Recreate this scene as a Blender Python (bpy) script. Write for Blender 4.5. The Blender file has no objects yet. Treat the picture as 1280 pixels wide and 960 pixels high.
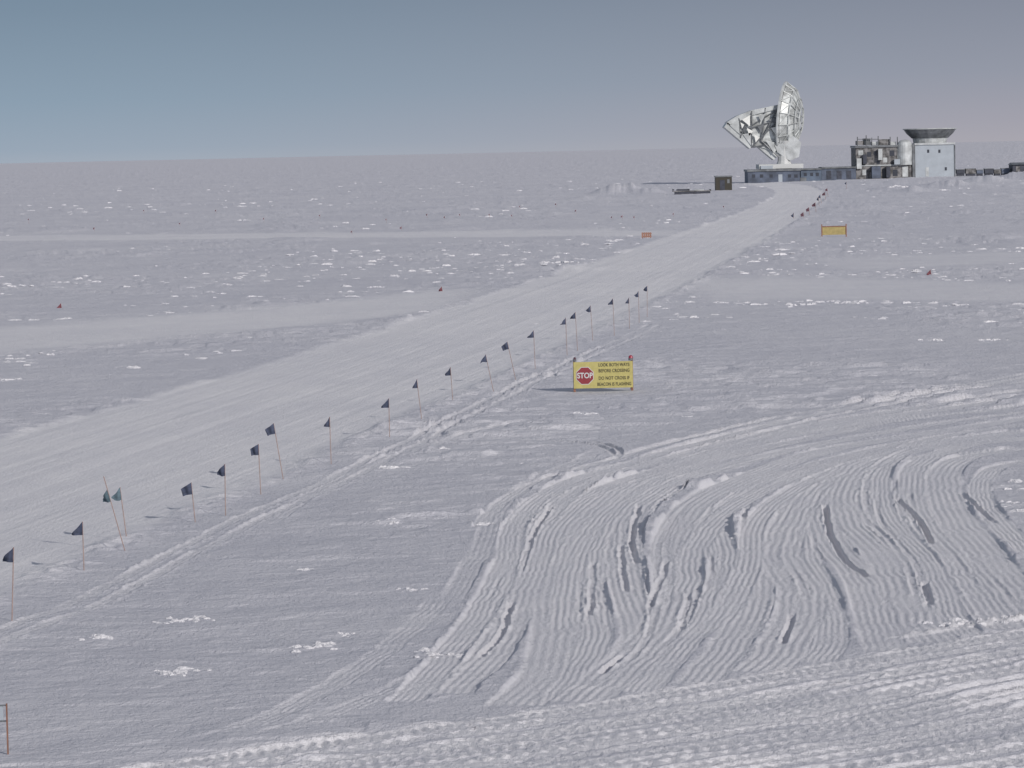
import bpy, bmesh, math, random
import numpy as np
from mathutils import Vector, Matrix
random.seed(7); rng=np.random.default_rng(7)
sc=bpy.context.scene
try:
    sc.view_settings.view_transform='Standard'; sc.view_settings.look='None'; sc.view_settings.exposure=0
except Exception: pass

# ---------------------------------------------------------------- camera
F=4700.0; CH=9.7
pitch=math.atan(290/F); roll=math.radians(-1.25)
M=Matrix.Rotation(math.pi/2-pitch,3,'X') @ Matrix.Rotation(roll,3,'Z')
cam_d=bpy.data.cameras.new("camera"); cam=bpy.data.objects.new("camera",cam_d)
sc.collection.objects.link(cam); sc.camera=cam
cam.matrix_world=Matrix.Translation((0,0,CH)) @ M.to_4x4()
cam_d.sensor_width=36; cam_d.lens=36*F/1280; cam_d.clip_end=200000; cam_d.clip_start=0.5
def ray(px,py): return M @ Vector(((px-640)/F,-(py-480)/F,-1))
def G(px,py,z=0.0):
    r=ray(px,py); t=(z-CH)/r.z
    return (r.x*t,r.y*t)
def P(px,py,D):
    r=ray(px,py); t=D/r.y
    return Vector((r.x*t,D,CH+r.z*t))

# ---------------------------------------------------------------- materials
def new_mat(name,col,rough=.7,metal=0.0,var=.15,scale=3.0,lo=.3,hi=.7):
    m=bpy.data.materials.new(name); m.use_nodes=True; nt=m.node_tree; N=nt.nodes; L=nt.links
    b=N["Principled BSDF"]; b.inputs["Roughness"].default_value=rough; b.inputs["Metallic"].default_value=metal
    tc=N.new("ShaderNodeTexCoord"); n=N.new("ShaderNodeTexNoise"); n.inputs["Scale"].default_value=scale; n.inputs["Detail"].default_value=5
    L.new(tc.outputs["Object"],n.inputs["Vector"])
    r=N.new("ShaderNodeValToRGB")
    r.color_ramp.elements[0].position=lo; r.color_ramp.elements[1].position=hi
    r.color_ramp.elements[0].color=tuple(c*(1-var) for c in col)+(1,)
    r.color_ramp.elements[1].color=tuple(min(1,c*(1+var)) for c in col)+(1,)
    L.new(n.outputs["Fac"],r.inputs["Fac"]); L.new(r.outputs["Color"],b.inputs["Base Color"])
    return m
m_navy=new_mat("navy cloth",(.060,.072,.115),.9,var=.4,scale=9)
m_teal=new_mat("faded teal cloth",(.10,.15,.18),.9,var=.35,scale=9)
m_red=new_mat("red cloth",(.20,.07,.085),.9,var=.3,scale=12)
m_dred=new_mat("dark red cloth",(.22,.14,.16),.9,var=.3,scale=12)
m_fred=new_mat("maroon cloth",(.12,.06,.08),.9,var=.3,scale=12)
m_bamboo=new_mat("bamboo",(.36,.26,.23),.7,var=.25,scale=10)
m_yellow=new_mat("weathered yellow paint",(.50,.44,.16),.7,var=.10,scale=6)
m_yellow2=new_mat("dull yellow paint",(.40,.32,.13),.7,var=.18,scale=3)
m_signred=new_mat("sign red",(.27,.035,.045),.5,var=.1,scale=8)
m_white=new_mat("white paint",(.60,.61,.60),.5,var=.06,scale=4)
m_black=new_mat("black paint",(.045,.04,.03),.6,var=.2,scale=6)
m_wood=new_mat("weathered wood",(.26,.13,.09),.8,var=.25,scale=9)
m_orange=new_mat("orange boards",(.34,.18,.13),.7,var=.2,scale=4)
m_dark=new_mat("dark siding",(.055,.06,.08),.7,var=.35,scale=1.2)
m_blue=new_mat("blue grey siding",(.11,.145,.20),.6,var=.3,scale=.6)
m_blue2=new_mat("dark blue siding",(.095,.115,.16),.6,var=.4,scale=.5)
m_brown=new_mat("grey brown siding",(.17,.165,.165),.7,var=.55,scale=.8,lo=.4,hi=.6)
m_lgrey=new_mat("pale blue grey panels",(.40,.44,.48),.55,var=.08,scale=.5)
m_sgrey=new_mat("silver sheeting",(.50,.52,.52),.5,metal=.1,var=.3,scale=.6)
m_glass=new_mat("dark glass",(.06,.065,.08),.2,var=.1)
m_metal=new_mat("galvanised metal",(.55,.57,.56),.4,metal=.2,var=.3,scale=.5)
m_metal2=new_mat("aluminium panels",(.52,.54,.53),.45,metal=.15,var=.38,scale=.45,lo=.4,hi=.6)
m_bright=new_mat("polished aluminium",(.88,.88,.83),.4,metal=.1,var=.08,scale=.8)
m_dmetal=new_mat("dull dark steel",(.17,.18,.19),.5,metal=.2,var=.4,scale=.6)
m_lens=new_mat("red lens",(.35,.04,.07),.2,var=.1)

def snow_mat(name,base,packed):
    m=bpy.data.materials.new(name); m.use_nodes=True; nt=m.node_tree; N=nt.nodes; L=nt.links
    b=N["Principled BSDF"]; b.inputs["Roughness"].default_value=.75; b.inputs["Specular IOR Level"].default_value=.12
    geo=N.new("ShaderNodeNewGeometry")
    def noise(scale,det,vs=(1,1,1),ro=.65):
        mp=N.new("ShaderNodeMapping"); mp.inputs["Scale"].default_value=vs; L.new(geo.outputs["Position"],mp.inputs["Vector"])
        n=N.new("ShaderNodeTexNoise"); n.inputs["Scale"].default_value=scale; n.inputs["Detail"].default_value=det; n.inputs["Roughness"].default_value=ro
        L.new(mp.outputs["Vector"],n.inputs["Vector"]); return n
    n1=noise(.35,7,(1,.5,1),.7); n2=noise(9,5,(1,.5,1),.75); n3=noise(.03,4)
    at=N.new("ShaderNodeAttribute"); at.attribute_name="packed"
    bc=N.new("ShaderNodeMix"); bc.data_type='RGBA'; bc.inputs[6].default_value=base+(1,); bc.inputs[7].default_value=packed+(1,); L.new(at.outputs["Fac"],bc.inputs[0])
    r=N.new("ShaderNodeValToRGB"); r.color_ramp.elements[0].position=.36; r.color_ramp.elements[1].position=.64
    r.color_ramp.elements[0].color=(.88,.885,.91,1); r.color_ramp.elements[1].color=(1,1,1,1)
    mx=N.new("ShaderNodeMath"); mx.operation='MULTIPLY_ADD'; mx.inputs[1].default_value=.5
    mh=N.new("ShaderNodeMath"); mh.operation='MULTIPLY'; mh.inputs[1].default_value=.5
    L.new(n1.outputs["Fac"],mx.inputs[0]); L.new(n3.outputs["Fac"],mh.inputs[0]); L.new(mh.outputs[0],mx.inputs[2]); L.new(mx.outputs[0],r.inputs["Fac"])
    mu=N.new("ShaderNodeMix"); mu.data_type='RGBA'; mu.blend_type='MULTIPLY'; mu.inputs[0].default_value=1
    L.new(bc.outputs[2],mu.inputs[6]); L.new(r.outputs["Color"],mu.inputs[7]); L.new(mu.outputs[2],b.inputs["Base Color"])
    bp=N.new("ShaderNodeBump"); bp.inputs["Strength"].default_value=.9; bp.inputs["Distance"].default_value=.06
    L.new(n2.outputs["Fac"],bp.inputs["Height"])
    bp2=N.new("ShaderNodeBump"); bp2.inputs["Distance"].default_value=.25
    ms=N.new("ShaderNodeMapRange"); ms.inputs[3].default_value=.75; ms.inputs[4].default_value=.26; L.new(at.outputs["Fac"],ms.inputs[0]); L.new(ms.outputs[0],bp2.inputs["Strength"])
    n4=noise(1.1,6,(.6,.5,1),.7); L.new(n4.outputs["Fac"],bp2.inputs["Height"]); L.new(bp.outputs["Normal"],bp2.inputs["Normal"])
    L.new(bp2.outputs["Normal"],b.inputs["Normal"])
    return m
m_snow=snow_mat("wind packed snow",(.74,.735,.765),(.91,.895,.895))
m_lump=snow_mat("snow lump",(.85,.84,.85),(.85,.84,.85))

# ---------------------------------------------------------------- noise
def vn(x,y,seed=0):
    xi=np.floor(x); yi=np.floor(y); fx=(x-xi); fy=(y-yi)
    xi=xi.astype(np.int64); yi=yi.astype(np.int64)
    fx=fx*fx*(3-2*fx); fy=fy*fy*(3-2*fy)
    def h(a,b):
        v=(a*374761393+b*668265263+seed*974634777)&0xFFFFFFFF
        v=((v^(v>>13))*1274126177)&0xFFFFFFFF
        v=v^(v>>16)
        return (v&0xFFFFFF)/float(0xFFFFFF)
    a=h(xi,yi); b=h(xi+1,yi); c=h(xi,yi+1); d=h(xi+1,yi+1)
    return a+(b-a)*fx+(c-a)*fy+(a-b-c+d)*fx*fy
def fbm(x,y,o=3,seed=0):
    s=0;a=.5
    for i in range(o):
        s=s+a*vn(x*2**i+i*17.3,y*2**i-i*9.1,seed+i); a*=.5
    return s/(1-.5**o)
def sst(a,b,x):
    t=np.clip((x-a)/(b-a),0,1); return t*t*(3-2*t)

# ---------------------------------------------------------------- vehicle track raster (world metres)
RX0,RX1,RY0,RY1=-18.0,32.0,50.0,215.0; DX,DY=.028,.055
nx=int((RX1-RX0)/DX); ny=int((RY1-RY0)/DY)
gx=(RX0+np.arange(nx)*DX); gy=(RY0+np.arange(ny)*DY)
TH=np.zeros((ny,nx),np.float32); TM=np.zeros((ny,nx),np.float32)
def catmull(pts,n=10):
    p=[np.array(q,float) for q in pts]; p=[2*p[0]-p[1]]+p+[2*p[-1]-p[-2]]; out=[]
    for i in range(1,len(p)-2):
        for k in range(n):
            t=k/n
            out.append(.5*((2*p[i])+(-p[i-1]+p[i+1])*t+(2*p[i-1]-5*p[i]+4*p[i+1]-p[i+2])*t*t+(-p[i-1]+3*p[i]-3*p[i+1]+p[i+2])*t**3))
    out.append(p[-2]); return np.array(out)
def stamp(line,hw,depth,berm,groove=.012,cleat=.006,gp=.14,cp=.22,mask=1.0,seed=0,over=.8,fade=1.5,fade1=None,asym=0.0,wobble=1.0,vary=1.0):
    R=hw*1.6+.25
    if fade1 is None: fade1=fade
    x0,y0=line.min(0)-R; x1,y1=line.max(0)+R
    a0=max(0,int((x0-RX0)/DX)); a1=min(nx,int((x1-RX0)/DX)+1); b0=max(0,int((y0-RY0)/DY)); b1=min(ny,int((y1-RY0)/DY)+1)
    if a1<=a0 or b1<=b0: return
    D=np.full((b1-b0,a1-a0),99.,np.float32); S=np.zeros_like(D); s=0.; 
    seg=np.diff(line,axis=0); ln=np.hypot(seg[:,0],seg[:,1]); tot=ln.sum()
    for i in range(len(seg)):
        l=ln[i]
        if l<1e-6: continue
        p=line[i]; q=line[i+1]
        c0=max(a0,int((min(p[0],q[0])-R-RX0)/DX)); c1=min(a1,int((max(p[0],q[0])+R-RX0)/DX)+1)
        d0=max(b0,int((min(p[1],q[1])-R-RY0)/DY)); d1=min(b1,int((max(p[1],q[1])+R-RY0)/DY)+1)
        if c1>c0 and d1>d0:
            X=gx[None,c0:c1]-p[0]; Y=gy[d0:d1,None]-p[1]; ux,uy=seg[i]/l
            t=np.clip(X*ux+Y*uy,0,l); ex=X-t*ux; ey=Y-t*uy
            dd=np.hypot(ex,ey); sg=np.sign(X*uy-Y*ux); 
            V=D[d0-b0:d1-b0,c0-a0:c1-a0]; W=S[d0-b0:d1-b0,c0-a0:c1-a0]
            k=dd<np.abs(V); V[k]=(dd*sg)[k]; W[k]=(s+t)[k]
        s+=l
    jj=np.abs(D)<R
    d=D[jj].astype(float); S=S[jj].astype(float); sd=S*0+seed*3.1
    d=d+.05*(vn(S*.7,sd,9)-.5)+.03*(vn(S*2.5,sd,19)-.5)
    a=np.abs(d)/hw
    wob=wobble*4.0*(vn(S*.8,sd,3)-.5)+wobble*1.5*(vn(S*2.6,sd+d*2,4)-.5)
    fd=1.0
    if fade>0: fd=fd*sst(0,fade,S)
    if fade1>0: fd=fd*sst(tot,tot-fade1,S)
    m=sst(1.08,.88,a)*fd
    st=(1-vary)+vary*(.1+1.7*vn(S*.22,sd,5)**1.5)
    gm=.3+1.2*vn(S*.5,sd+d,15)
    gw=np.sin(6.2832*d/gp+wob); gw=np.sign(gw)*np.abs(gw)**.55
    h=-depth*m*st+m*gm*groove*gw+m*cleat*(.4+1.2*vn(S*1.3,sd+d*3,17))*np.sin(6.2832*S/cp+.8*np.sin(d*9+seed))
    nb=vn(S*4.2,d*8+seed,7)
    ast=1+asym*np.sign(d)
    h=h+berm*st*ast*fd*np.exp(-((a-1.12)/(.04/hw+.10))**2)*(.10+1.8*nb*nb)
    sl=(slice(b0,b1),slice(a0,a1))
    T_=TH[sl]; T_[jj]=T_[jj]*(1-m*over)+h
    U_=TM[sl]; U_[jj]=np.maximum(U_[jj],m*mask)
def ground_line(px,n=10): return catmull([G(*p) for p in px],n)
bundle=[
 [(505,880),(560,820),(600,765),(635,700),(648,650),(700,608),(800,575),(900,548),(1040,515),(1280,473),(1400,455)],
 [(560,870),(625,800),(660,700),(672,650),(730,605),(850,570),(1000,533),(1280,490),(1400,472)],
 [(640,885),(690,830),(698,730),(712,680),(745,640),(800,600),(900,565),(1050,530),(1280,498),(1400,480)],
 [(700,878),(745,800),(738,730),(742,690),(770,640),(830,600),(930,568),(1100,530),(1280,507),(1400,488)],
 [(740,875),(800,800),(785,730),(778,680),(790,640),(850,602),(950,572),(1120,538),(1280,516),(1400,497)],
 [(720,880),(775,835),(825,785),(845,730),(840,680),(870,630),(940,595),(1050,560),(1280,524),(1400,506)],
 [(800,868),(850,810),(890,760),(905,700),(900,650),(940,610),(1020,580),(1150,550),(1280,532),(1400,516)],
 [(870,857),(910,810),(940,760),(950,700),(960,650),(1000,610),(1060,580),(1150,560),(1280,540),(1400,525)],
 [(950,842),(985,800),(1000,740),(975,690),(1000,630),(1035,595),(1090,570),(1280,549),(1400,540)],
 [(1020,830),(1040,800),(1030,740),(1005,690),(1010,640),(1035,605),(1090,580),(1280,560)],
 [(1110,816),(1100,790),(1075,720),(1040,680),(1028,640),(1040,600),(1090,575),(1180,556),(1280,546)],
 [(1170,805),(1150,780),(1110,700),(1068,655),(1062,615),(1090,580),(1180,552),(1280,538)],
 [(1215,797),(1190,770),(1160,700),(1110,650),(1100,610),(1110,580),(1160,550),(1280,530)],
 [(1265,788),(1240,770),(1190,700),(1150,650),(1140,610),(1150,580),(1200,560),(1280,548)],
 [(1310,785),(1290,765),(1230,690),(1190,640),(1180,600),(1200,575),(1280,560)],
 [(1350,770),(1320,720),(1250,655),(1225,615),(1240,588),(1290,575)]]
lines=[ground_line(b,14) for b in bundle]
def resample(l,n=120):
    s=np.r_[0,np.cumsum(np.hypot(*np.diff(l,axis=0).T))]; u=np.linspace(0,s[-1],n)
    return np.stack([np.interp(u,s,l[:,0]),np.interp(u,s,l[:,1])],1)
RS=[resample(l) for l in lines]
R2=random.Random(5)
order=list(range(len(RS))); R2.shuffle(order)
for i in order:
    l=RS[i]
    stamp(l,.34+.10*(i%3),.012,(.022,.006,.012,.010)[i%4],groove=.0075,cleat=.003,gp=.13+.03*(i%3),seed=i*1.7,asym=.5*math.sin(i*2.1),fade=.5,over=.65,wobble=.8)
for k in range(34):
    i=R2.randrange(len(RS)-1); f=R2.uniform(-.2,1.2); g2=R2.uniform(-.5,1.5)
    w=np.linspace(f,g2,120)[:,None]
    l=RS[i]*(1-w)+RS[i+1]*w
    a=R2.randrange(0,50); b=min(119,a+R2.randrange(25,80))
    stamp(l[a:b],R2.uniform(.03,.10),R2.uniform(.006,.022),R2.uniform(.006,.022),groove=0,cleat=.002,seed=100+k*2.3,over=.2,fade=1.6,asym=R2.uniform(-.6,.6))
for k in range(9):
    i=R2.randrange(1,9); j=min(15,i+R2.randrange(2,5)); w=np.linspace(0,1,120)[:,None]**1.3
    l=RS[i]*(1-w)+RS[j]*w; a=R2.randrange(5,40)
    stamp(l[a:a+65],.30,.008,.012,groove=.007,cleat=.005,cp=.3,seed=200+k*1.9,over=.6,fade=2,wobble=.6)
# outermost sweep that carries on to the right
for k,o_ in enumerate((-.8,.0,.9)):
    l=RS[0]; t2=np.gradient(l,axis=0); t2/=np.hypot(t2[:,0],t2[:,1])[:,None]
    stamp((l+np.stack([-t2[:,1],t2[:,0]],1)*o_)[35:],.22,.01,.018,groove=.005,cleat=.006,seed=230+k,over=.5,fade=2)
# bottom route: parallel crawler tracks
base=ground_line([(-150,1015),(150,962),(500,912),(800,868),(1280,785),(1500,748)],12)
tg=np.gradient(base,axis=0); tg/=np.hypot(tg[:,0],tg[:,1])[:,None]; nrm=np.stack([tg[:,1],-tg[:,0]],1)
off=.25;i=0
while off<14:
    w=.17+.08*((i*37)%5)/5
    stamp(base+nrm*off,w,.010,.013,groove=.002,cleat=.020,gp=.2,cp=.26+.05*((i*13)%4),seed=50+i*1.3,fade=0,vary=.7)
    off+=w*2+.02+.10*((i*7)%3); i+=1
for o_,bb in ((0,.018),(1.9,.010),(4.2,.016),(7.5,.016)):
    stamp(base+nrm*o_,.09,.0,bb,groove=0,cleat=0,seed=91+o_,fade=0,over=0,mask=.2)
bright=ground_line([(1100,800),(1180,787),(1280,772),(1400,755)]); stamp(bright,.10,.0,.10,groove=0,cleat=0,seed=97,fade=1,over=0,vary=.4)
# gouges
for i,(g,dp_) in enumerate([([(800,630),(790,665),(795,705)],.12),([(690,632),(668,665),(650,715)],.07),([(640,750),(626,790),(600,822)],.08),([(1030,630),(1038,668),(1056,700),(1085,722)],.16),
          ([(1120,622),(1148,650),(1165,680)],.12),([(990,765),(978,805)],.12),([(750,842),(782,816)],.10),([(1155,725),(1163,757)],.12),([(742,700),(738,770)],.05),
          ([(1200,615),(1245,655)],.06),([(835,700),(812,760)],.05),([(860,740),(850,790)],.05),([(775,680),(782,740)],.06)]):
    stamp(ground_line(g),.075,dp_,.04,groove=0,cleat=0,seed=70+i,over=0,fade=.8,vary=.5)
stamp(ground_line([(620,548),(700,552),(750,560),(775,574)]),.10,.025,.02,groove=0,cleat=0,seed=81,over=0)
stamp(ground_line([(730,552),(765,560),(775,570),(740,580)]),.10,.025,.02,groove=0,cleat=0,seed=82,over=0)
for k,pl in enumerate([[(330,660),(420,600),(560,552),(700,520)],[(260,930),(400,868),(500,800),(560,740)],[(300,935),(450,880),(560,835)],[(500,600),(600,598),(720,590),(820,580)],[(560,760),(600,690),(640,620),(760,560)]]):
    stamp(ground_line(pl),.28,.006,.008,groove=.005,cleat=.004,seed=120+k,over=.3,fade=3,mask=.4)
# narrow trail beside the flag line
tr=ground_line([(-80,830),(0,795),(120,748),(300,655),(480,573),(640,490),(820,405)],10)
for k,o in enumerate((-.33,.33)):
    t2=np.gradient(tr,axis=0); t2/=np.hypot(t2[:,0],t2[:,1])[:,None]
    stamp(tr+np.stack([t2[:,1],-t2[:,0]],1)*o,.17,.02,.026,groove=.003,cleat=.010,seed=60+k,mask=.6,vary=.8)

def rs(A,x,y):
    fx=(x-RX0)/DX; fy=(y-RY0)/DY
    ok=(fx>0)&(fx<nx-2)&(fy>0)&(fy<ny-2)
    fx=np.clip(fx,0,nx-2.001); fy=np.clip(fy,0,ny-2.001)
    ix=fx.astype(int); iy=fy.astype(int); u=fx-ix; v=fy-iy
    r=A[iy,ix]*(1-u)*(1-v)+A[iy,ix+1]*u*(1-v)+A[iy+1,ix]*(1-u)*v+A[iy+1,ix+1]*u*v
    return np.where(ok,r,0)
# ---------------------------------------------------------------- roads (world functions of y)
le=np.array([G(*p) for p in [(-150,590),(0,545),(200,490),(400,435),(640,360),(760,325),(900,275),(960,252),(1005,234)]])
re=np.array([G(*p) for p in [(-150,800),(0,733),(150,668),(350,583),(560,493),(700,433),(830,373),(960,303),(1032,242)]])
yy=np.linspace(40,1000,200)
L_=np.interp(yy,le[:,1],le[:,0]); R_=np.interp(yy,re[:,1],re[:,0])
L_[yy<le[0,1]]=le[0,0]+(yy[yy<le[0,1]]-le[0,1])*.147; R_[yy<re[0,1]]=re[0,0]+(yy[yy<re[0,1]]-re[0,1])*.144
C_=np.polyval(np.polyfit(yy,(L_+R_)/2,4),yy); W_=np.clip(np.polyval(np.polyfit(yy,(R_-L_)/2,3),yy),5,8)
def road_d(x,y):
    c=np.interp(y,yy,C_); w=np.interp(y,yy,W_); return (x-c)/w, w
def groom(x,y):
    a,w=road_d(x,y)
    road=sst(1.10,.93,np.abs(a)+.14*(vn(y*.12,x*.3,31)-.5)+.05*(vn(y*.6,x*1.1,32)-.5))*(y<985)*(y>20)
    g=np.zeros_like(x)
    def band(pts,hd,x0,x1):
        p=np.array([G(*q) for q in pts]); yc=np.interp(x,p[:,0],p[:,1])
        return sst(1.3,.7,np.abs(y-yc)/hd+.3*(vn(x/9,y/12,38)-.5))*sst(x0,x0+4,x)*sst(x1,x1-6,x)
    g=np.maximum(g,band([(-100,432),(0,425),(300,402),(560,374)],17,-60,0))
    g=np.maximum(g,band([(-100,300),(0,298),(640,292),(820,292)],16,-140,22))
    g=np.maximum(g,.8*band([(830,362),(1000,360),(1280,366),(1400,368)],20,11,70))
    g=np.maximum(g,.6*band([(1040,330),(1280,322),(1400,322)],16,24,90))
    return road,g
mounds=[]
for px,py,w,dp,h in [(768,242,4,14,1.9),(795,241,3,10,1.6),(810,242,3,9,1.3),(735,250,4,8,.5),(1120,238,5,14,.9),(1140,240,3,8,.9),(1190,234,6,16,1.2),(1235,229,5,14,1.2),(1275,226,6,16,1.5),(1150,230,10,10,.6),
                     (1215,221,9,6,.9),(1262,219,8,6,1.0),(1060,262,5,10,.5),(965,312,3,6,.35),(690,338,4,5,.3),(1250,300,6,8,.4),(560,262,6,12,.5),(460,238,8,14,.5)]:
    mounds.append((*G(px,py),w,dp,h))
SGX,SGY=G(745,488)
def height(x,y):
    r=np.hypot(x,y); road,g=groom(x,y); gr=np.maximum(road,g*.85)
    tm=rs(TM,x,y); th=rs(TH,x,y)
    z=.10*(fbm(x/45,y/60,2,11)-.5)*sst(60,200,r)
    z=z+sst(1200,5000,r)*(6*(fbm(x/3500,y/3500,2,12)-.5)+sst(-.02,.16,x/np.maximum(y,1))*(y>0)*7)
    sg=1-np.exp(-((x-SGX+.5)/2.8)**2-((y-SGY-1)/4.5)**2)
    ro=(1-.93*gr)*(1-.92*np.clip(tm*1.2,0,1))*(.05+.95*sg)
    # added rise behind the crossing board, shaped so its shadow shows thicker
    z=z+.16*sst(.3,3.2,y-SGY)*np.exp(-((x-SGX+.5)/3.0)**2)*sst(9,4,y-SGY)
    wx=x+1.5*(fbm(x/5,y/5,2,21)); wy=y+1.5*(fbm(x/5+7,y/5,2,22))
    patch=sst(.45,.65,fbm(x/14,y/20,2,23))
    n=fbm(wx/3.0,wy/1.5,3,24)
    z=z+ro*(.14*(fbm(wx/6,wy/4,2,25)-.5)+.080*sst(.50,.60,n)*(.3+patch)+.035*fbm(wx/.7,wy/.45,3,26)*(.35+patch))
    n2=fbm(wx/1.6,wy/.9,2,27)
    z=z+ro*(.25+.8*patch)*.065*sst(.60,.68,n2)
    z=z+ro*sst(180,500,r)*.24*sst(.55,.75,fbm(x/8,y/10,3,28))
    a,w=road_d(x,y); d=a*w
    z=z+road*(.07*(fbm(d*1.3,y/70,4,29)-.5)+.02*(vn(x/1.5,y/2.5,39)-.5)+.014*(vn(d/.16,y/6,36)-.5))
    z=z+g*.05*(fbm(x/30,y/1.6,3,30)-.5)
    for e,amp in ((1.0,.09),(-1.0,.02)):
        bm=np.exp(-((d-e*(w+.25))/.6)**2)*(y>20)*(y<900)
        z=z+bm*amp*(.2+1.5*vn(x/.28,y/.35,33)*vn(x/1.5,y/2,34)*1.6)
    for mx,my,mw,md,mh in mounds:
        q=np.exp(-((x-mx)/mw)**2-((y-my)/md)**2); z=z+mh*q*(.4+1.2*fbm(x/1.8,y/3.5,3,35))
    z=z+.5*sst(700,950,y)*sst(1400,1100,y)*sst(50,110,x)
    z=z+th
    return z
def hz(x,y): return float(height(np.array([float(x)]),np.array([float(y)]))[0])

# ---------------------------------------------------------------- ground mesh
NR,NC=1400,1350
r=np.concatenate([np.geomspace(2,52,30,endpoint=False),1/np.linspace(1/52,1/2600,NR),np.geomspace(2750,90000,40)])
dn=math.radians(9.0)
th=np.concatenate([np.linspace(-math.pi,-dn,60,endpoint=False),np.linspace(-dn,dn,NC),np.linspace(dn,math.pi,61)[1:]])
Rr,Tt=np.meshgrid(r,th,indexing='ij')
X=(Rr*np.sin(Tt)).ravel(); Y=(Rr*np.cos(Tt)).ravel()
Z=height(X,Y); road,g=groom(X,Y); roadm=road.reshape(Rr.shape)
PK=np.clip(np.maximum(np.maximum(road,g*.8),rs(TM,X,Y)*.60),0,1)
nr,nc=Rr.shape
ii=(np.arange(nr-1)[:,None]*nc+np.arange(nc-1)[None,:])
quads=np.stack([ii,ii+1,ii+nc+1,ii+nc],-1)
rf=(roadm[:-1,:-1]>.5)
def mk(name,sel,mat):
    q=quads[sel].reshape(-1,4); u,inv=np.unique(q,return_inverse=True); inv=inv.reshape(-1)
    me=bpy.data.meshes.new(name); me.vertices.add(len(u)); co=np.stack([X[u],Y[u],Z[u]],1).astype(np.float32)
    me.vertices.foreach_set("co",co.ravel()); me.loops.add(len(inv)); me.loops.foreach_set("vertex_index",inv.astype(np.int32))
    nf=len(q); me.polygons.add(nf); me.polygons.foreach_set("loop_start",np.arange(0,nf*4,4,dtype=np.int32)); me.polygons.foreach_set("loop_total",np.full(nf,4,np.int32))
    me.polygons.foreach_set("use_smooth",np.ones(nf,bool)); me.update(calc_edges=True); me.materials.append(mat)
    at=me.attributes.new("packed",'FLOAT','POINT'); at.data.foreach_set("value",PK[u].astype(np.float32))
    o=bpy.data.objects.new(name,me); sc.collection.objects.link(o); o["kind"]="structure"; return o
o=mk("snow_ground",~rf,m_snow); o["label"]="wind-packed white snow plain with vehicle tracks"; o["category"]="snow"
o=mk("snow_road",rf,m_snow); o["label"]="groomed packed-snow road leading to the telescope"; o["category"]="road"

# ---------------------------------------------------------------- snow lumps (uncountable ground cover)
def lumps(name,xs,ys,wid,hei,dep,mat,label):
    n=len(xs); seg=9; zs=height(xs,ys)
    prof=[(1.0,-.4),(.92,.35),(.55,.85)]
    yaw=rng.uniform(-.5,.5,n)
    jit=.40+.85*rng.random((n,seg))
    vv=np.zeros((n,seg*3+1,3))
    for k,(pr,pz) in enumerate(prof):
        for s in range(seg):
            a=6.2832*s/seg; jr=pr*jit[:,s]*(.85+.3*rng.random(n))
            lx=np.cos(a)*jr*wid/2; ly=np.sin(a)*jr*dep/2
            vv[:,k*seg+s,0]=xs+lx*np.cos(yaw)-ly*np.sin(yaw); vv[:,k*seg+s,1]=ys+lx*np.sin(yaw)+ly*np.cos(yaw)
            vv[:,k*seg+s,2]=zs+hei*(pz*(.5+.9*rng.random(n)))
    vv[:,-1]=np.stack([xs+wid*.1*rng.standard_normal(n),ys,zs+hei*.9],1)
    t=[]
    for k in range(2):
        for s in range(seg): t.append((k*seg+s,k*seg+(s+1)%seg,(k+1)*seg+(s+1)%seg,(k+1)*seg+s))
    tri=[(2*seg+s,2*seg+(s+1)%seg,3*seg) for s in range(seg)]
    nv=seg*3+1
    faces=[]
    for i in range(n):
        o=i*nv
        faces+= [(a+o,b+o,c+o,d+o) for a,b,c,d in t]; faces+=[(a+o,b+o,c+o) for a,b,c in tri]
    me=bpy.data.meshes.new(name); me.from_pydata(vv.reshape(-1,3).tolist(),[],faces); me.materials.append(mat)
    ob=bpy.data.objects.new(name,me); sc.collection.objects.link(ob); ob["kind"]="stuff"; ob["label"]=label; ob["category"]="snow"
N0=34000
yd=1/rng.uniform(1/1500,1/95,N0); xd=yd*rng.uniform(-.16,.16,N0)
rd,g_=groom(xd,yd); tmm=rs(TM,xd,yd)
pm=fbm(xd/18,yd/45,2,41)*.4+.35*fbm(xd/3.5,yd/7,2,42)+.25*vn(xd/70,yd/160,43)
thr=np.where(yd>200,.535,.60)
keep=(rd<.05)&(g_<.25)&(tmm<.05)&(pm>thr)&(np.hypot(xd-SGX,(yd-SGY)/2)>3)
xd=xd[keep];yd=yd[keep]; n=len(xd); s=rng.random(n)**6
sz=(.07+.75*s)*(.6+.6*np.clip(yd/250,0,3.0))
lumps("snow_chunks",xd,yd,sz,np.minimum(sz*(.05+.09*rng.random(n)),.20),sz*.6,m_lump,"wind-carved white snow lumps scattered over the plain")
pts=[(225,843,.9),(400,808,.8),(432,795,.35),(535,818,.75),(120,797,.7),(245,775,.8),(215,780,.4),(515,740,.5),(555,563,.45),(860,520,.35),(735,520,.8),(1088,470,.4),
     (920,672,.25),(600,655,.6),(490,655,.5),(1265,630,.5),(1170,425,1),(1240,425,1),(905,380,1),(1060,380,1.4),(960,312,1.2),(545,335,.7),(1200,780,1.0),(1260,774,.8),(670,405,.3),(660,580,.5),(380,712,.4),
     (772,238,5),(785,240,5),(805,240,4),(1000,382,1.5),(1200,382,1.0),(470,360,1.2),(700,330,2),(1130,238,5),(1230,226,6)]
xs=[];ys=[];ws=[]
for px,py,w in pts:
    x,y=G(px,py)
    for k in range(16):
        xs.append(x+random.gauss(0,.30)*w); ys.append(y+random.gauss(0,.35)*w); ws.append(min(w,3.2)*random.uniform(.08,.36))
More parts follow.
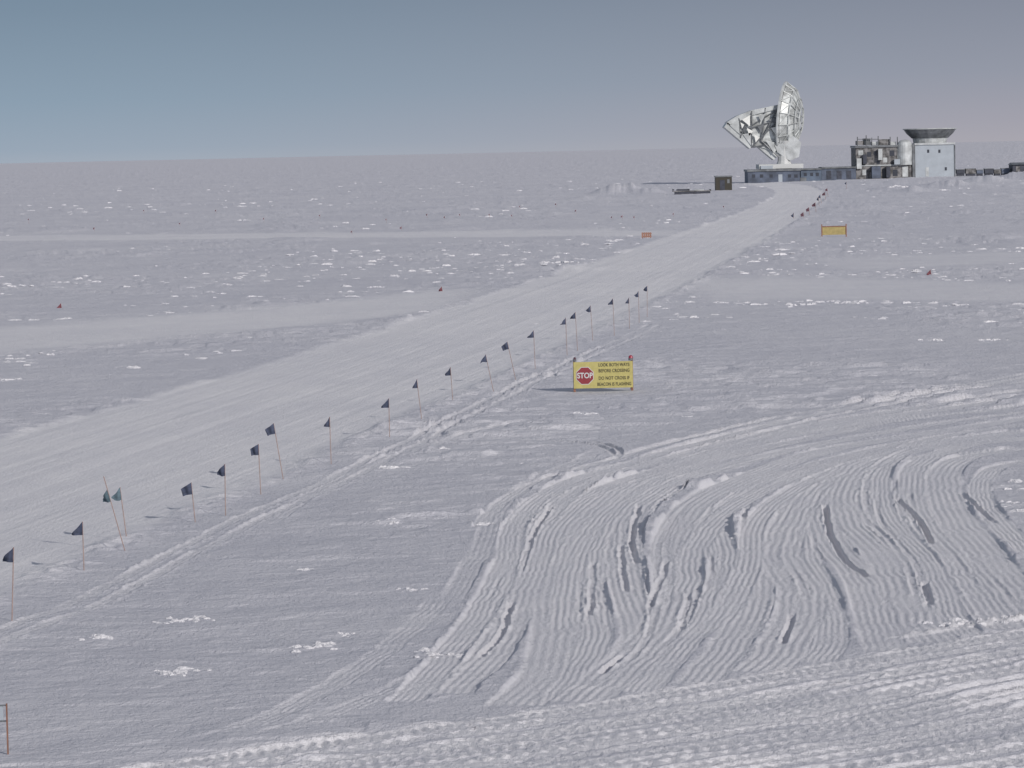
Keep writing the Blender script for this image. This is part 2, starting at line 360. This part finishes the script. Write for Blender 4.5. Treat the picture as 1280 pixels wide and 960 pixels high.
ws=np.array(ws); lumps("snow_drift_chunks",np.array(xs),np.array(ys),ws,ws*.20,ws*.8,m_lump,"broken white snow blocks on the drifted surface")

# ---------------------------------------------------------------- object helpers
ORG={}
def empty(name,loc,label,cat,group=None):
    e=bpy.data.objects.new(name,None); e.location=loc; e.empty_display_size=.5; sc.collection.objects.link(e)
    e["label"]=label; e["category"]=cat
    if group: e["group"]=group
    ORG[e.name]=Vector(loc); return e
def mesh(name,verts,faces,mat,parent=None,smooth=False,bevel=0):
    o0=ORG[parent.name] if parent else Vector((0,0,0))
    me=bpy.data.meshes.new(name); me.from_pydata([tuple(Vector(v)-o0) for v in verts],[],faces); me.materials.append(mat)
    bm=bmesh.new(); bm.from_mesh(me); bmesh.ops.recalc_face_normals(bm,faces=bm.faces); bm.to_mesh(me); bm.free()
    if smooth:
        for p in me.polygons: p.use_smooth=True
    ob=bpy.data.objects.new(name,me); sc.collection.objects.link(ob)
    if parent: ob.parent=parent
    ORG[ob.name]=o0
    if bevel:
        b=ob.modifiers.new("bevel",'BEVEL'); b.width=bevel; b.segments=2
    return ob
def vbox(x0,x1,y0,y1,z0,z1): 
    return [(x0,y0,z0),(x1,y0,z0),(x1,y1,z0),(x0,y1,z0),(x0,y0,z1),(x1,y0,z1),(x1,y1,z1),(x0,y1,z1)]
FB=[(0,3,2,1),(4,5,6,7),(0,1,5,4),(1,2,6,5),(2,3,7,6),(3,0,4,7)]
def boxes(lst):
    V=[];Q=[]
    for b in lst:
        o=len(V); V+=vbox(*b); Q+=[tuple(i+o for i in f) for f in FB]
    return V,Q
def ext(x0,y0,x1,y1,D):
    a=P(x0,(y0+y1)/2,D).x; b=P(x1,(y0+y1)/2,D).x; xm=(x0+x1)/2
    return a,b,P(xm,y1,D).z,P(xm,y0,D).z
def bpx(name,x0,y0,x1,y1,D,depth,mat,parent,down=0,bevel=0):
    a,b,z0,z1=ext(x0,y0,x1,y1,D)
    return mesh(name,vbox(a,b,D,D+depth,z0-down,z1),FB,mat,parent,bevel=bevel)
def beam_geo(beams,seg=5):
    V=[];Q=[]
    for p,q,rad in beams:
        p=Vector(p);q=Vector(q); d=(q-p)
        if d.length<1e-6: continue
        d.normalize()
        u=d.orthogonal().normalized(); w=d.cross(u); o=len(V)
        for e in (p,q):
            for s in range(seg):
                a=6.2832*s/seg; V.append(e+u*math.cos(a)*rad+w*math.sin(a)*rad)
        for s in range(seg): Q.append((o+s,o+(s+1)%seg,o+seg+(s+1)%seg,o+seg+s))
        Q.append(tuple(o+s for s in range(seg))[::-1]); Q.append(tuple(o+seg+s for s in range(seg)))
    return V,Q
def beams(name,bs,mat,parent,seg=5):
    V,Q=beam_geo(bs,seg); return mesh(name,V,Q,mat,parent,smooth=False)
def text(name,s,size,loc,mat,parent,xscale=1.0,off=0.0,align='CENTER',sp=1.0):
    cu=bpy.data.curves.new(name,'FONT'); cu.body=s; cu.size=size; cu.align_x=align; cu.align_y='CENTER'; cu.extrude=.004; cu.offset=off; cu.space_character=sp
    t=bpy.data.objects.new("tmp",cu); sc.collection.objects.link(t)
    bpy.context.view_layer.update()
    me=bpy.data.meshes.new_from_object(t.evaluated_get(bpy.context.evaluated_depsgraph_get())); bpy.data.objects.remove(t)
    me.materials.clear(); me.materials.append(mat)
    o0=ORG[parent.name]
    for v in me.vertices: v.co=Vector((v.co.x*xscale+loc[0],-v.co.z+loc[1],v.co.y+loc[2]))-o0
    ob=bpy.data.objects.new(name,me); sc.collection.objects.link(ob); ob.parent=parent; ORG[ob.name]=o0; return ob

# ---------------------------------------------------------------- flags
def cloth(seed,sz=.36):
    rr=random.Random(seed); n=7; V=[];Q=[]
    ph=rr.uniform(0,6); dr=rr.uniform(.35,.95); wl=rr.uniform(.6,1.0); low=rr.uniform(-.1,.3)
    for i in range(n+1):
        u=i/n
        for j in range(n+1):
            v=j/n
            zt=-dr*u; zb=-.95-low*math.sin(u*2.5+ph)*u
            if zb>zt-.05: zb=zt-.05
            V.append((-u*wl*sz*(1-.15*v*math.sin(ph)), .2*sz*math.sin(u*7+ph+v*1.5)*u, (zt+(zb-zt)*v)*sz))
    for i in range(n):
        for j in range(n):
            a=i*(n+1)+j; Q.append((a,a+1,a+n+2,a+n+1))
    me=bpy.data.meshes.new("flag_cloth"); me.from_pydata(V,[],Q)
    for p in me.polygons: p.use_smooth=True
    return me
def cmesh(seed,mat,sz=.34):
    me=cloth(seed,sz); me.materials.append(mat); return me
navy=[cmesh(i,m_navy) for i in range(8)]; teal=[cmesh(i+3,m_teal) for i in range(2)]; reds=[cmesh(20+i,m_red,.36) for i in range(2)]; dreds=[cmesh(30+i,m_dred,.30) for i in range(2)]
farc=[cmesh(50,m_fred,.6),cmesh(51,m_navy,.6)]
def flag(top,bot,meshes,label,group,rad=.013,flip=False,extra=0):
    x,y=G(*bot); zt=hz(x,y)
    x,y=G(bot[0],bot[1],zt); b=Vector((x,y,hz(x,y))); t=P(top[0],top[1],y)
    d=t-b; Ln=d.length
    e=empty("marker_flag",b,label,"flag",group)
    e.rotation_mode='QUATERNION'; e.rotation_quaternion=Vector((0,0,1)).rotation_difference(d.normalized())
    V,Q=beam_geo([((0,0,-.15),(0,0,Ln+extra),rad)],6)
    me=bpy.data.meshes.new("pole"); me.from_pydata([tuple(v) for v in V],[],Q); me.materials.append(m_bamboo)
    p=bpy.data.objects.new("pole",me); sc.collection.objects.link(p); p.parent=e
    c=bpy.data.objects.new("flag_cloth",random.choice(meshes)); sc.collection.objects.link(c); c.parent=e
    c.location=(0,-rad,Ln); c.rotation_euler=(0,0,math.pi if flip else random.uniform(-.6,.5))
    return e
FL=[((17,684),(15,776)),((103,652),(105,712)),((134,611),(156,686)),((150,609),(158,672)),((239,603),(244,652)),((281,580),(282,645)),((323,555),(326,618)),((342,529),(354,598)),
    ((412,521),(414,580)),((486,498),(487,546)),((521,474),(527,522)),((563,459),(566,500)),((607,443),(617,487)),((634,427),(645,476)),((667,413),(669,460)),
    ((707,397),(709,446)),((719,390),(722,440)),((738,382),(741,426)),((766,373),(768,420)),((786,372),(787,411)),((798,364),(799,403)),((809,357),(809,396))]
for i,(t,b) in enumerate(FL):
    if i==2: lab="faded teal flag on tall leaning bamboo pole beside snow road"
    elif i==3: lab="faded teal flag on a leaning bamboo pole beside another flag"
    elif abs(t[0]-b[0])>8: lab="dark blue flag on a leaning bamboo pole beside the snow road"
    else: lab="dark blue flag on a thin bamboo pole beside the snow road"
    flag(t,b,teal if i in (2,3) else navy,lab,"flags marking the snow road edge",extra=.32 if i==2 else 0)
for t,b in [((992,266),(992,273)),((1004,265),(1005,272)),((1011,259),(1012,269)),((1019,253),(1020,264)),((1023,246),(1024,258)),((1031,240),(1032,251)),((1034,235),(1035,246)),((1058,227),(1058,237)),((1025,243),(1027,255))]:
    flag(t,b,farc,"small dark flag beside the far snow road","far flags marking the snow road",rad=.03)
for t,b in [((76,379),(77,385)),((552,358),(553,364)),((1163,337),(1164,343))]:
    flag(t,b,reds,"red flag on a short pole in open snow","red flags scattered over the snow plain",rad=.018)
for x,y in [(534,267),(575,267),(612,267),(640,268),(483,273),(765,270),(778,269),(793,270),(842,266),(502,283),(225,278),(118,284),(36,273),(695,254),(650,257),(330,272),(400,268),(440,288),(270,262),(556,270),(720,262),(180,262),(905,257)]:
    flag((x,y),(x,y+5),dreds,"tiny dark red flag standing in open snow","red flags scattered over the snow plain",rad=.015)

# ---------------------------------------------------------------- stop sign
bx,by=G(754,490); D=by; sb=Vector((P(754,488,D).x,D,hz(bx,by)))
S=empty("warning_sign",sb,"yellow crossing board with red stop octagon and two red beacons","sign")
x0,x1,z0,z1=ext(717,452,791,485,D)
mesh("board",vbox(x0,x1,D-.02,D+.03,z0,z1),FB,m_yellow,S,bevel=.006)
for xx,top,bt in ((x0+.03,z1+.02,0),(x1-.03,z1+.02,0)):
    mesh("post",vbox(xx-.045,xx+.045,D+.033,D+.12,sb.z-.2,top),FB,m_wood,S,bevel=.008)
for xx in (x0+.05,x1-.05): beams("brace",[((xx,D+.12,z1-.15),(xx,D+.9,sb.z-.05),.03)],m_wood,S)
W=x1-x0; H=z1-z0
cx=x0+W*.19; cz=z0+H*.48; R=H*.36
def ngon(cx,y0,y1,cz,R,n=8,a0=math.pi/8):
    V=[(cx+R*math.cos(a0+k*2*math.pi/n),y0,cz+R*math.sin(a0+k*2*math.pi/n)) for k in range(n)]
    V+=[(v[0],y1,v[2]) for v in V]; Q=[tuple(range(n)),tuple(range(2*n-1,n-1,-1))]+[(k,(k+1)%n,n+(k+1)%n,n+k) for k in range(n)]
    return V,Q
V,Q=ngon(cx,D-.026,D-.0225,cz,R); oc=mesh("octagon_border",V,Q,m_white,S)
V,Q=ngon(cx,D-.033,D-.0265,cz,R*.93); oc=mesh("stop_octagon",V,Q,m_signred,S)
text("stop_lettering","STOP",R*.80,(cx,D-.039,cz),m_white,oc,xscale=.86,off=.008)
tx=x0+W*.685
for k,(s,zz) in enumerate((("LOOK BOTH WAYS",.87),("BEFORE CROSSING",.65),("DO NOT CROSS IF",.37),("BEACON IS FLASHING",.14))):
    wd=W*.52 if k!=3 else W*.57
    t=text("lettering",s,H*.175,(0,0,0),m_black,S,off=.002,sp=1.05)
    xs=[v.co.x for v in t.data.vertices]; ww=max(xs)-min(xs); xm=(max(xs)+min(xs))/2; f=wd/ww
    for v in t.data.vertices:
        w=v.co+ORG[S.name]
        v.co=Vector(((w.x-(xm+ORG[S.name].x))*f+tx, w.y+D-.026, w.z+z0+H*zz))-ORG[S.name]
def beacon(xc,rad,zc,dark):
    V,Q=ngon(0,0,1,0,1,12); V=[(xc+v[0]*rad*1.05,D+.07+v[2]*rad*1.05,zc+v[1]*.09) for v in V]
    b=mesh("beacon_base",V,Q,m_dmetal,S)
    VV=[];QQ=[];n=12;m=5
    for j in range(m+1):
        a=j/m*math.pi/2
        for k in range(n):
            VV.append((xc+rad*math.cos(a)*math.cos(k*6.2832/n)+0,D+.07+rad*math.cos(a)*math.sin(k*6.2832/n),zc+.09+rad*.3*(j>0)+rad*1.1*math.sin(a)))
    for j in range(m):
        for k in range(n): QQ.append((j*n+k,j*n+(k+1)%n,(j+1)*n+(k+1)%n,(j+1)*n+k))
    mesh("beacon_lens",VV,QQ,m_fred if dark else m_lens,b,smooth=True)
beacon(x0+.06,.06,z1+.021,True); beacon(x1-.07,.09,z1+.021,False)

# second yellow sign, further along the road
bx,by=G(1042,296); D=by; sb=Vector((P(1042,296,D).x,D,hz(bx,by)))
S2=empty("road_sign",sb,"dull yellow board between two posts beside the far road","sign")
x0,x1,z0,z1=ext(1028,283.5,1057,293.5,D)
mesh("board",vbox(x0,x1,D,D+.04,z0,z1),FB,m_yellow2,S2,bevel=.01)
mesh("top_rail",vbox(x0,x1,D-.05,D+.09,z1+.003,z1+.09),FB,m_wood,S2)
for xx in (x0-.06,x1+.06): mesh("post",vbox(xx-.055,xx+.055,D-.05,D+.09,sb.z-.2,z1+.28),FB,m_wood,S2)
# small orange barricade
bx,by=G(808,298); D=by; sb=Vector((bx,by,hz(bx,by)))
S3=empty("barricade",sb,"small orange slatted barricade standing in the snow","barrier")
x0,x1,z0,z1=ext(802,290.5,814.5,297,D)
V,Q=boxes([(x0+(x1-x0)*(k/5),x0+(x1-x0)*(k/5)+(x1-x0)*.17,D-.03,D,z0,z1) for k in range(5)]); mesh("slat",V,Q,m_orange,S3)
V,Q=boxes([(x0,x1,D+.004,D+.05,z0+.06,z0+.16),(x0,x1,D+.004,D+.05,z1-.16,z1-.06)]); mesh("rail",V,Q,m_wood,S3)
for xx in (x0+.1,x1-.1): beams("leg",[((xx,D+.03,z1-.05),(xx,D+.5,sb.z-.1),.03),((xx,D+.02,z1-.05),(xx,D+.03,sb.z-.15),.03)],m_wood,S3)
# post rack at the left edge
bx,by=G(8,946); D=by; sb=Vector((bx,by,hz(bx,by)))
S4=empty("wooden_rack",sb,"dark wooden post with cross rail and grey panel","fence")
x0,x1,z0,z1=ext(-50,880,10,946,D)
for xx in (x0,x1): mesh("post",vbox(xx-.022,xx+.0,D-.03,D+.03,sb.z-.2,z1),FB,m_wood,S4,bevel=.004)
mesh("rail",vbox(x0+.002,x1-.024,D-.02,D+.02,z1-.04,z1-.02),FB,m_dmetal,S4)
mesh("rail",vbox(x0+.002,x1-.024,D-.02,D+.02,z1-.30,z1-.28),FB,m_dmetal,S4)
mesh("panel",vbox(x0+.05,x1-.07,D-.01,D+.01,z1-.275,z1-.045),FB,m_lgrey,S4)

# ---------------------------------------------------------------- laboratory group (about 1 km away)
D=1005.0
def Q3(px,py,dy=0):
    p=P(px,py,D); return Vector((p.x,D+dy,p.z))
base_pt=lambda px,py: Vector((P(px,py,D).x,D,hz(P(px,py,D).x,D)))
T=empty("radio_telescope",base_pt(980,226),"large metal radio telescope dish with panelled boom on pedestal","telescope")
def frust(name,pts,mat,parent,n=12,cy=0):
    V=[];Qf=[]
    for px,py,rad in pts:
        c=Q3(px,py,cy)
        for k in range(n): V.append((c.x+rad*math.cos(k*6.2832/n),c.y+rad*math.sin(k*6.2832/n),c.z))
    for j in range(len(pts)-1):
        for k in range(n): Qf.append((j*n+k,j*n+(k+1)%n,(j+1)*n+(k+1)%n,(j+1)*n+k))
    Qf.append(tuple(range(n))); Qf.append(tuple((len(pts)-1)*n+k for k in range(n)))
    return mesh(name,V,Qf,mat,parent)
frust("pedestal",[(979,226,2.2),(979,206,2.1),(979,201,1.7),(979,181,1.6),(979,176,2.2)],m_white,T,cy=-3)
a,b,z0,z1=ext(947,205,1002,210.5,D); mesh("platform",vbox(a,b,D-6,D+7,z0,z1),FB,m_white,T)
# dish seen nearly edge-on, its back turned slightly to the viewer
c=Q3(986,149); ax=Vector((-1,.30,.10)).normalized(); v1=Vector((0,0,1)); v1=(v1-ax*v1.dot(ax)).normalized(); v2=ax.cross(v1)
R=10.0; nR,nS=8,40; V=[];Qf=[]
SAG=2.0; WF=.80
for side in (0,1):
    for i in range(nR+1):
        rr=R*(i/nR) 
        for k in range(nS):
            t=k*6.2832/nS
            sag=SAG*(i/nR)**2
            V.append(c+ax*(sag-.4-side*.35)+v1*rr*math.cos(t)*(1.0)+v2*rr*WF*math.sin(t))
n1=(nR+1)*nS
for side in (0,1):
    for i in range(nR):
        for k in range(nS):
            o=side*n1; Qf.append((o+i*nS+k,o+i*nS+(k+1)%nS,o+(i+1)*nS+(k+1)%nS,o+(i+1)*nS+k))
for k in range(nS): Qf.append((nR*nS+k,nR*nS+(k+1)%nS,n1+nR*nS+(k+1)%nS,n1+nR*nS+k))
mesh("dish",V,Qf,m_sgrey,T,smooth=False)
def dp(rr,t,back): 
    sag=SAG*(rr/R)**2
    return c+ax*(sag-.75-back)+v1*rr*math.cos(t)+v2*rr*WF*math.sin(t)
bs=[];nk=18
for k in range(nk):
    t=k*6.2832/nk;t2=(k+1)*6.2832/nk
    bs+=[(dp(9.6,t,.1),dp(8.2,t,1.9),.14),(dp(8.2,t,1.9),dp(3.5,t,2.9),.15),(dp(8.2,t,1.9),dp(8.2,t2,1.9),.15),(dp(9.6,t,.1),dp(8.2,t2,1.9),.12),
         (dp(3.5,t,2.9),dp(3.5,t2,2.9),.16),(dp(5.8,t,2.6),dp(5.8,t2,2.6),.14)]
beams("back_truss",bs,m_metal,T)
V=[];Qf=[]
rl=[(9.4,.2),(8.2,1.5),(5,2.2),(2,2.4),(.2,2.4)]
for rr,bk in rl:
    for k in range(nk): V.append(dp(rr,k*6.2832/nk,bk))
for j in range(len(rl)-1):
    for k in range(nk): Qf.append((j*nk+k,j*nk+(k+1)%nk,(j+1)*nk+(k+1)%nk,(j+1)*nk+k))
mesh("back_panel",V,Qf,m_metal2,T)
def plate(pts,y0,y1):
    V=[Q3(px,py,y0) for px,py in pts]+[Q3(px,py,y1) for px,py in pts]; n=len(pts)
    return V,[tuple(range(n)),tuple(range(2*n-1,n-1,-1))]+[(k,(k+1)%n,n+(k+1)%n,n+k) for k in range(n)]
V,Qf=plate([(904,159),(908,153),(940,180),(936,186)],-5,5); mesh("end_shield",V,Qf,m_metal,T)
V,Qf=plate([(907,153),(920,145),(938,138),(972,131),(972,136),(940,144),(910,157)],-5,5); mesh("upper_shield",V,Qf,m_metal,T)
V,Qf=plate([(940,178),(956,192),(966,200),(974,192),(962,186),(946,174)],-4,4); mesh("lower_shield",V,Qf,m_metal,T)
V,Qf=plate([(909,156),(922,150),(940,143),(972,135),(976,180),(966,191),(956,186),(940,181),(926,170)],-4.4,4.4); mesh("receiver_cabin",V,Qf,m_metal2,T)
V,Qf=plate([(972,134),(983,116),(992,150),(990,176),(972,178)],-3.0,3.0); mesh("support_frame",V,Qf,m_metal2,T)
V,Qf=plate([(964,174),(990,170),(1000,178),(997,196),(986,201),(970,190)],-4.6,3.5); mesh("elevation_yoke",V,Qf,m_sgrey,T)
bs=[]
for dy in (-4.9,4.9):
    for p,q in [((938,140),(938,184)),((938,184),(972,150)),((922,148),(924,172)),((922,148),(938,184)),((938,140),(924,172)),((955,136),(950,176)),
                ((972,132),(950,176)),((950,176),(972,196)),((940,184),(972,178)),((910,157),(938,160)),((938,160),(970,150)),((925,165),(972,136))]:
        bs.append((Q3(*p,dy),Q3(*q,dy),.2))
for p in [(908,155),(938,140),(938,184),(924,172),(950,176),(955,136),(938,160)]: bs.append((Q3(*p,-5),Q3(*p,5),.2))
beams("boom_truss",bs,m_dmetal,T)
def tri(name,pts,mat,dy):
    V,Qf=plate(pts,dy,dy+.15); mesh(name,V,Qf,mat,T)
for pts,mt in [([(911,157),(922,151),(923,168)],m_metal),([(926,150),(936,144),(936,158)],m_bright),([(927,168),(937,166),(937,182)],m_sgrey),([(924,153),(929,156),(926,161)],m_bright),
            ([(941,168),(948,172),(943,178)],m_bright),([(955,175),(966,178),(966,192)],m_metal),([(958,150),(968,146),(969,156)],m_dmetal),([(945,158),(953,156),(950,166)],m_dmetal),([(932,160),(940,164),(935,170)],m_bright),
            ([(975,140),(982,137),(983,158)],m_dmetal),([(962,160),(972,158),(970,172)],m_bright),([(980,160),(988,158),(986,172)],m_metal),([(946,145),(956,142),(950,153)],m_metal)]:
    tri("side_panel",pts,mt,-5.25)

# low blue building beneath
B=empty("telescope_building",base_pt(975,227),"low blue-grey building with windows under the telescope","building")
bl=bpx("wall",935,214,1000,230,D-7,14,m_blue2,B,down=2)
bpx("roof",934,211.5,1001,214,D-7.4,15,m_dmetal,B)
bpx("roof_box",951,207,966,211.3,D-6.5,4,m_lgrey,B)
for x in (940,950,962,985,993): bpx("window",x,218,x+4,222,D-7.06,.03,m_glass,bl)
bpx("door",973,218,978,229,D-7.06,.03,m_lgrey,bl)
bpx("stair",1000.5,222,1008,230,D-6,3,m_dmetal,B,down=1)
B2=empty("storage_building",base_pt(1047,225),"long low dark blue storage building joined to the laboratory","building")
w=bpx("wall",1001,212.5,1027,226,D-2,10,m_blue,B2,down=2)
w2=bpx("annex_wall",1027.2,210.5,1070,224,D-1,10,m_blue2,B2,down=2)
bpx("roof",1001,210.5,1027,212.4,D-2.4,11,m_dmetal,B2); bpx("roof",1027.2,208.5,1070,210.4,D-1.4,11,m_dmetal,B2)
for x in (1005,1013,1020): bpx("window",x,216,x+3.5,220,D-2.06,.03,m_glass,w)
for x in (1033,1046,1058): bpx("door",x,213.5,x+6,223.5,D-1.06,.03,m_dark,w2)
B3=empty("laboratory",base_pt(1105,223),"two-storey grey-brown laboratory with cluttered roof","building")
w=bpx("wall",1070,184,1139,223,D,14,m_brown,B3,down=2)
bpx("roof",1069,181.5,1140,183.8,D-.5,15,m_dmetal,B3)
bpx("lower_band",1070,206,1126,207.4,D-.25,.2,m_sgrey,B3)
for i,(x,y,ww,hh) in enumerate([(1073,188,6,6),(1084,190,5,6),(1092,189,4,5),(1104,197,5,6),(1112,188,6,7),(1096,201,4,4),(1078,212,5,7),(1103,211,4,10),(1116,212,6,8),(1128,208,7,13)]):
    bpx("window",x,y,x+ww,y+hh,D-.06,.03,m_glass if i%3 else m_sgrey,w)
for x,y0,x2,y1_,dd,mt in [(1079,193,1083.5,205,-1.2,m_dark),(1098,186,1103,200,-1.5,m_sgrey),(1090,208,1101,223,-2.2,m_blue2),(1118,199,1125,205.5,-1.4,m_lgrey),(1071,198,1077,211,-1.0,m_sgrey),(1108,208,1113,222,-1.6,m_dark)]:
    bpx("wall_unit",x,y0,x2,y1_,D+dd,-dd-.3,mt,B3)
for x,y0,x2,mt in [(1071,176,1079,m_brown),(1080,173,1088,m_dmetal),(1090,177,1097,m_sgrey),(1099,174,1112,m_brown),(1113,177,1120,m_sgrey)]:
    bpx("roof_unit",x,y0,x2,181.3,D+1,4,mt,B3)
bs=[(Q3(x,184,.5),Q3(x,y,.5),.14) for x,y in ((1072,171),(1083,169),(1090,172),(1098,170),(1113,171),(1122,171))]
bs+=[(Q3(1072,174,.5),Q3(1098,174,.5),.1)]
beams("mast",bs,m_dmetal,B3)
# silvery rounded end: half-round shell merging into the wall below
frust("silver_turret",[(1131,206,2.0),(1131,188,2.1),(1131,181,2.05),(1131,177.5,1.7),(1131,175.3,1.1),(1131,174.6,.2)],m_sgrey,B3,n=20,cy=.6)
bpx("silver_cladding",1122,186,1139.5,206,D-.3,.28,m_metal2,B3)
B4=empty("telescope_tower",base_pt(1168,221),"pale blue-grey square tower topped by flared bowl-shaped shield","building")
w=bpx("wall",1144,181,1193,221,D,10,m_lgrey,B4,down=2)
bpx("corner_trim",1140.5,180,1143.6,222,D-.4,2,m_dmetal,B4,down=1)
bpx("corner_trim",1193.1,181,1194.3,221,D-.2,2,m_dmetal,B4,down=1)
bpx("parapet",1143,178.5,1194,180.8,D-.4,11,m_sgrey,B4)
for x,y in ((1159,187),(1173,187),(1181,209)): bpx("window",x,y,x+2.6,y+4,D-.06,.03,m_glass,w)
bpx("door",1157,209,1161,220.5,D-.06,.03,m_sgrey,w)
n=16;V=[];Qf=[]
c0=Q3(1165,172.5,5)
for (ra,zz) in [(4.9,.0),(6.3,1.3),(7.1,2.45),(6.95,2.45),(6.1,1.5),(4.6,.3)]:
    for k in range(n): 
        a=(k+.5)*6.2832/n; V.append((c0.x+ra*math.cos(a),c0.y+ra*math.sin(a),c0.z+zz))
for j in range(6):
    for k in range(n): Qf.append((j*n+k,j*n+(k+1)%n,((j+1)%6)*n+(k+1)%n,((j+1)%6)*n+k))
bowl=mesh("shield_bowl",V,Qf,m_dmetal,B4)
bs=[]
for k in range(n):
    a=(k+.5)*6.2832/n; a2=(k+1.5)*6.2832/n
    bs+=[((c0.x+7.15*math.cos(a),c0.y+7.15*math.sin(a),c0.z+2.45),(c0.x+7.15*math.cos(a2),c0.y+7.15*math.sin(a2),c0.z+2.45),.16)]
beams("shield_rim",bs,m_metal,B4)
frust("shield_base",[(1165,179,4.4),(1165,172,4.7)],m_sgrey,B4,n=16,cy=5)
B5=empty("dark_shed",base_pt(1275,213),"dark low shed beyond the snow berm","building")
w=bpx("wall",1266,206,1292,215,D,8,m_dark,B5,down=2)
a,b,z0,z1=ext(1265,203,1293,205.8,D)
mesh("roof",[(a,D-.5,z0),(b,D-.5,z0),(b,D+8.5,z0),(a,D+8.5,z0),(a,D+4,z1),(b,D+4,z1)],[(0,1,5,4),(3,4,5,2),(0,4,3),(1,2,5),(0,3,2,1)],m_dmetal,B5)
bpx("door",1270,208,1275,214.5,D-.06,.03,m_brown,w)
for i,(xa,xb,yt) in enumerate([(1196,1206,211.5),(1207.5,1220,210.5),(1221,1229,212),(1231,1242,210.5),(1243,1251,211.5),(1252,1262,210)]):
    e=empty("cargo_crate",base_pt((xa+xb)/2,216),"dark snow-dusted cargo crate in a row beyond the tower","crate","cargo crates beyond the tower")
    mt=(m_dark,m_brown,m_blue2)[i%3]
    bpx("crate_body",xa,yt+.8,xb,215.5,D+3,2.5,mt,e,down=.3)
    bpx("crate_lid",xa-.3,yt,xb+.3,yt+.75,D+2.9,2.7,m_dmetal,e)
    bpx("skid",xa+.5,215.6,xb-.5,217.5,D+3.2,2,m_dark,e,down=.5)
D0=D; D=G(905,239)[1]
B6=empty("storage_hut",base_pt(905,239),"dark boxy storage hut standing on the snow","hut")
w=bpx("wall",894.5,221.5,915,238,D,3.5,m_black,B6,down=.6)
bpx("roof",893.8,219.8,915.7,221.3,D-.2,3.9,m_dmetal,B6)
bpx("door",900,225,906,237.5,D-.05,.03,m_dark,w)
bpx("wall_frame",909,224,912,229,D-.05,.03,m_dmetal,w)
D=G(865,243)[1]
B7=empty("cargo_sled",base_pt(865,243),"low flat cargo sled with dark runners on snow","sled")
bpx("deck",841,238.3,889,239.3,D,3,m_brown,B7)
for q in (841,887.5): bpx("bulkhead",q,236.6,q+1.5,238.2,D,3,m_dark,B7)
for dy in (.2,2.4):
    bpx("runner",843,239.4,888,242.5,D+dy,.35,m_dark,B7,down=.3)
bpx("load",846,236.4,862,238.2,D+.5,2,m_dark,B7); bpx("load",868,236.8,880,238.2,D+.5,2,m_sgrey,B7)
D=D0

# ---------------------------------------------------------------- light and sky
SE=math.radians(22.5); az=math.radians(147)
sdir=Vector((math.sin(az)*math.cos(SE),math.cos(az)*math.cos(SE),math.sin(SE)))
sl=bpy.data.lights.new("sun",'SUN'); sl.energy=2.6; sl.angle=math.radians(.55); sl.color=(1,.945,.90)
so=bpy.data.objects.new("sun",sl); sc.collection.objects.link(so); so.rotation_euler=(-sdir).to_track_quat('-Z','Y').to_euler()
w=bpy.data.worlds.new("World"); sc.world=w; w.use_nodes=True; nt=w.node_tree; N=nt.nodes; L=nt.links
bg=N["Background"]; bg.inputs["Strength"].default_value=.1
sky=N.new("ShaderNodeTexSky"); sky.sky_type='NISHITA'; sky.sun_disc=False; sky.sun_elevation=SE; sky.sun_rotation=az; sky.altitude=2800; sky.air_density=1; sky.dust_density=1.0
tc=N.new("ShaderNodeTexCoord"); sp=N.new("ShaderNodeSeparateXYZ"); L.new(tc.outputs["Generated"],sp.inputs[0])
def mr(src,a,b):
    n=N.new("ShaderNodeMapRange"); n.interpolation_type='SMOOTHSTEP'; n.inputs[1].default_value=a; n.inputs[2].default_value=b; L.new(src,n.inputs[0]); return n.outputs[0]
def ramp(src,stops):
    n=N.new("ShaderNodeValToRGB"); cr=n.color_ramp
    while len(cr.elements)<len(stops): cr.elements.new(.5)
    for e,(p,c) in zip(cr.elements,stops): e.position=p; e.color=tuple(c)+(1,)
    L.new(src,n.inputs[0]); return n.outputs[0]
el=N.new("ShaderNodeMapRange"); el.inputs[1].default_value=-.002; el.inputs[2].default_value=.05; L.new(sp.outputs[2],el.inputs[0])
lf=ramp(el.outputs[0],[(0,(.37,.42,.49)),(.10,(.315,.385,.47)),(.35,(.26,.345,.435)),(.8,(.20,.275,.36)),(1,(.18,.255,.34))])
rt=ramp(el.outputs[0],[(0,(.405,.39,.43)),(.15,(.36,.355,.41)),(.4,(.295,.315,.38)),(.8,(.235,.26,.325)),(1,(.21,.24,.30))])
def mix(f,a,b):
    n=N.new("ShaderNodeMix"); n.data_type='RGBA'; L.new(a,n.inputs[6]); L.new(b,n.inputs[7])
    if isinstance(f,float): n.inputs[0].default_value=f
    else: L.new(f,n.inputs[0])
    return n.outputs[2]
hz_=mix(mr(sp.outputs[0],-.15,.16),lf,rt)
sc10=N.new("ShaderNodeVectorMath"); sc10.operation='SCALE'; sc10.inputs[3].default_value=10; L.new(hz_,sc10.inputs[0])
gy_=N.new("ShaderNodeRGB"); gy_.outputs[0].default_value=(2.9,2.85,3.0,1)
up=mix(.55,sky.outputs[0],gy_.outputs[0])
fin=mix(mr(sp.outputs[2],.05,.3),sc10.outputs[0],up)
L.new(fin,bg.inputs[0])
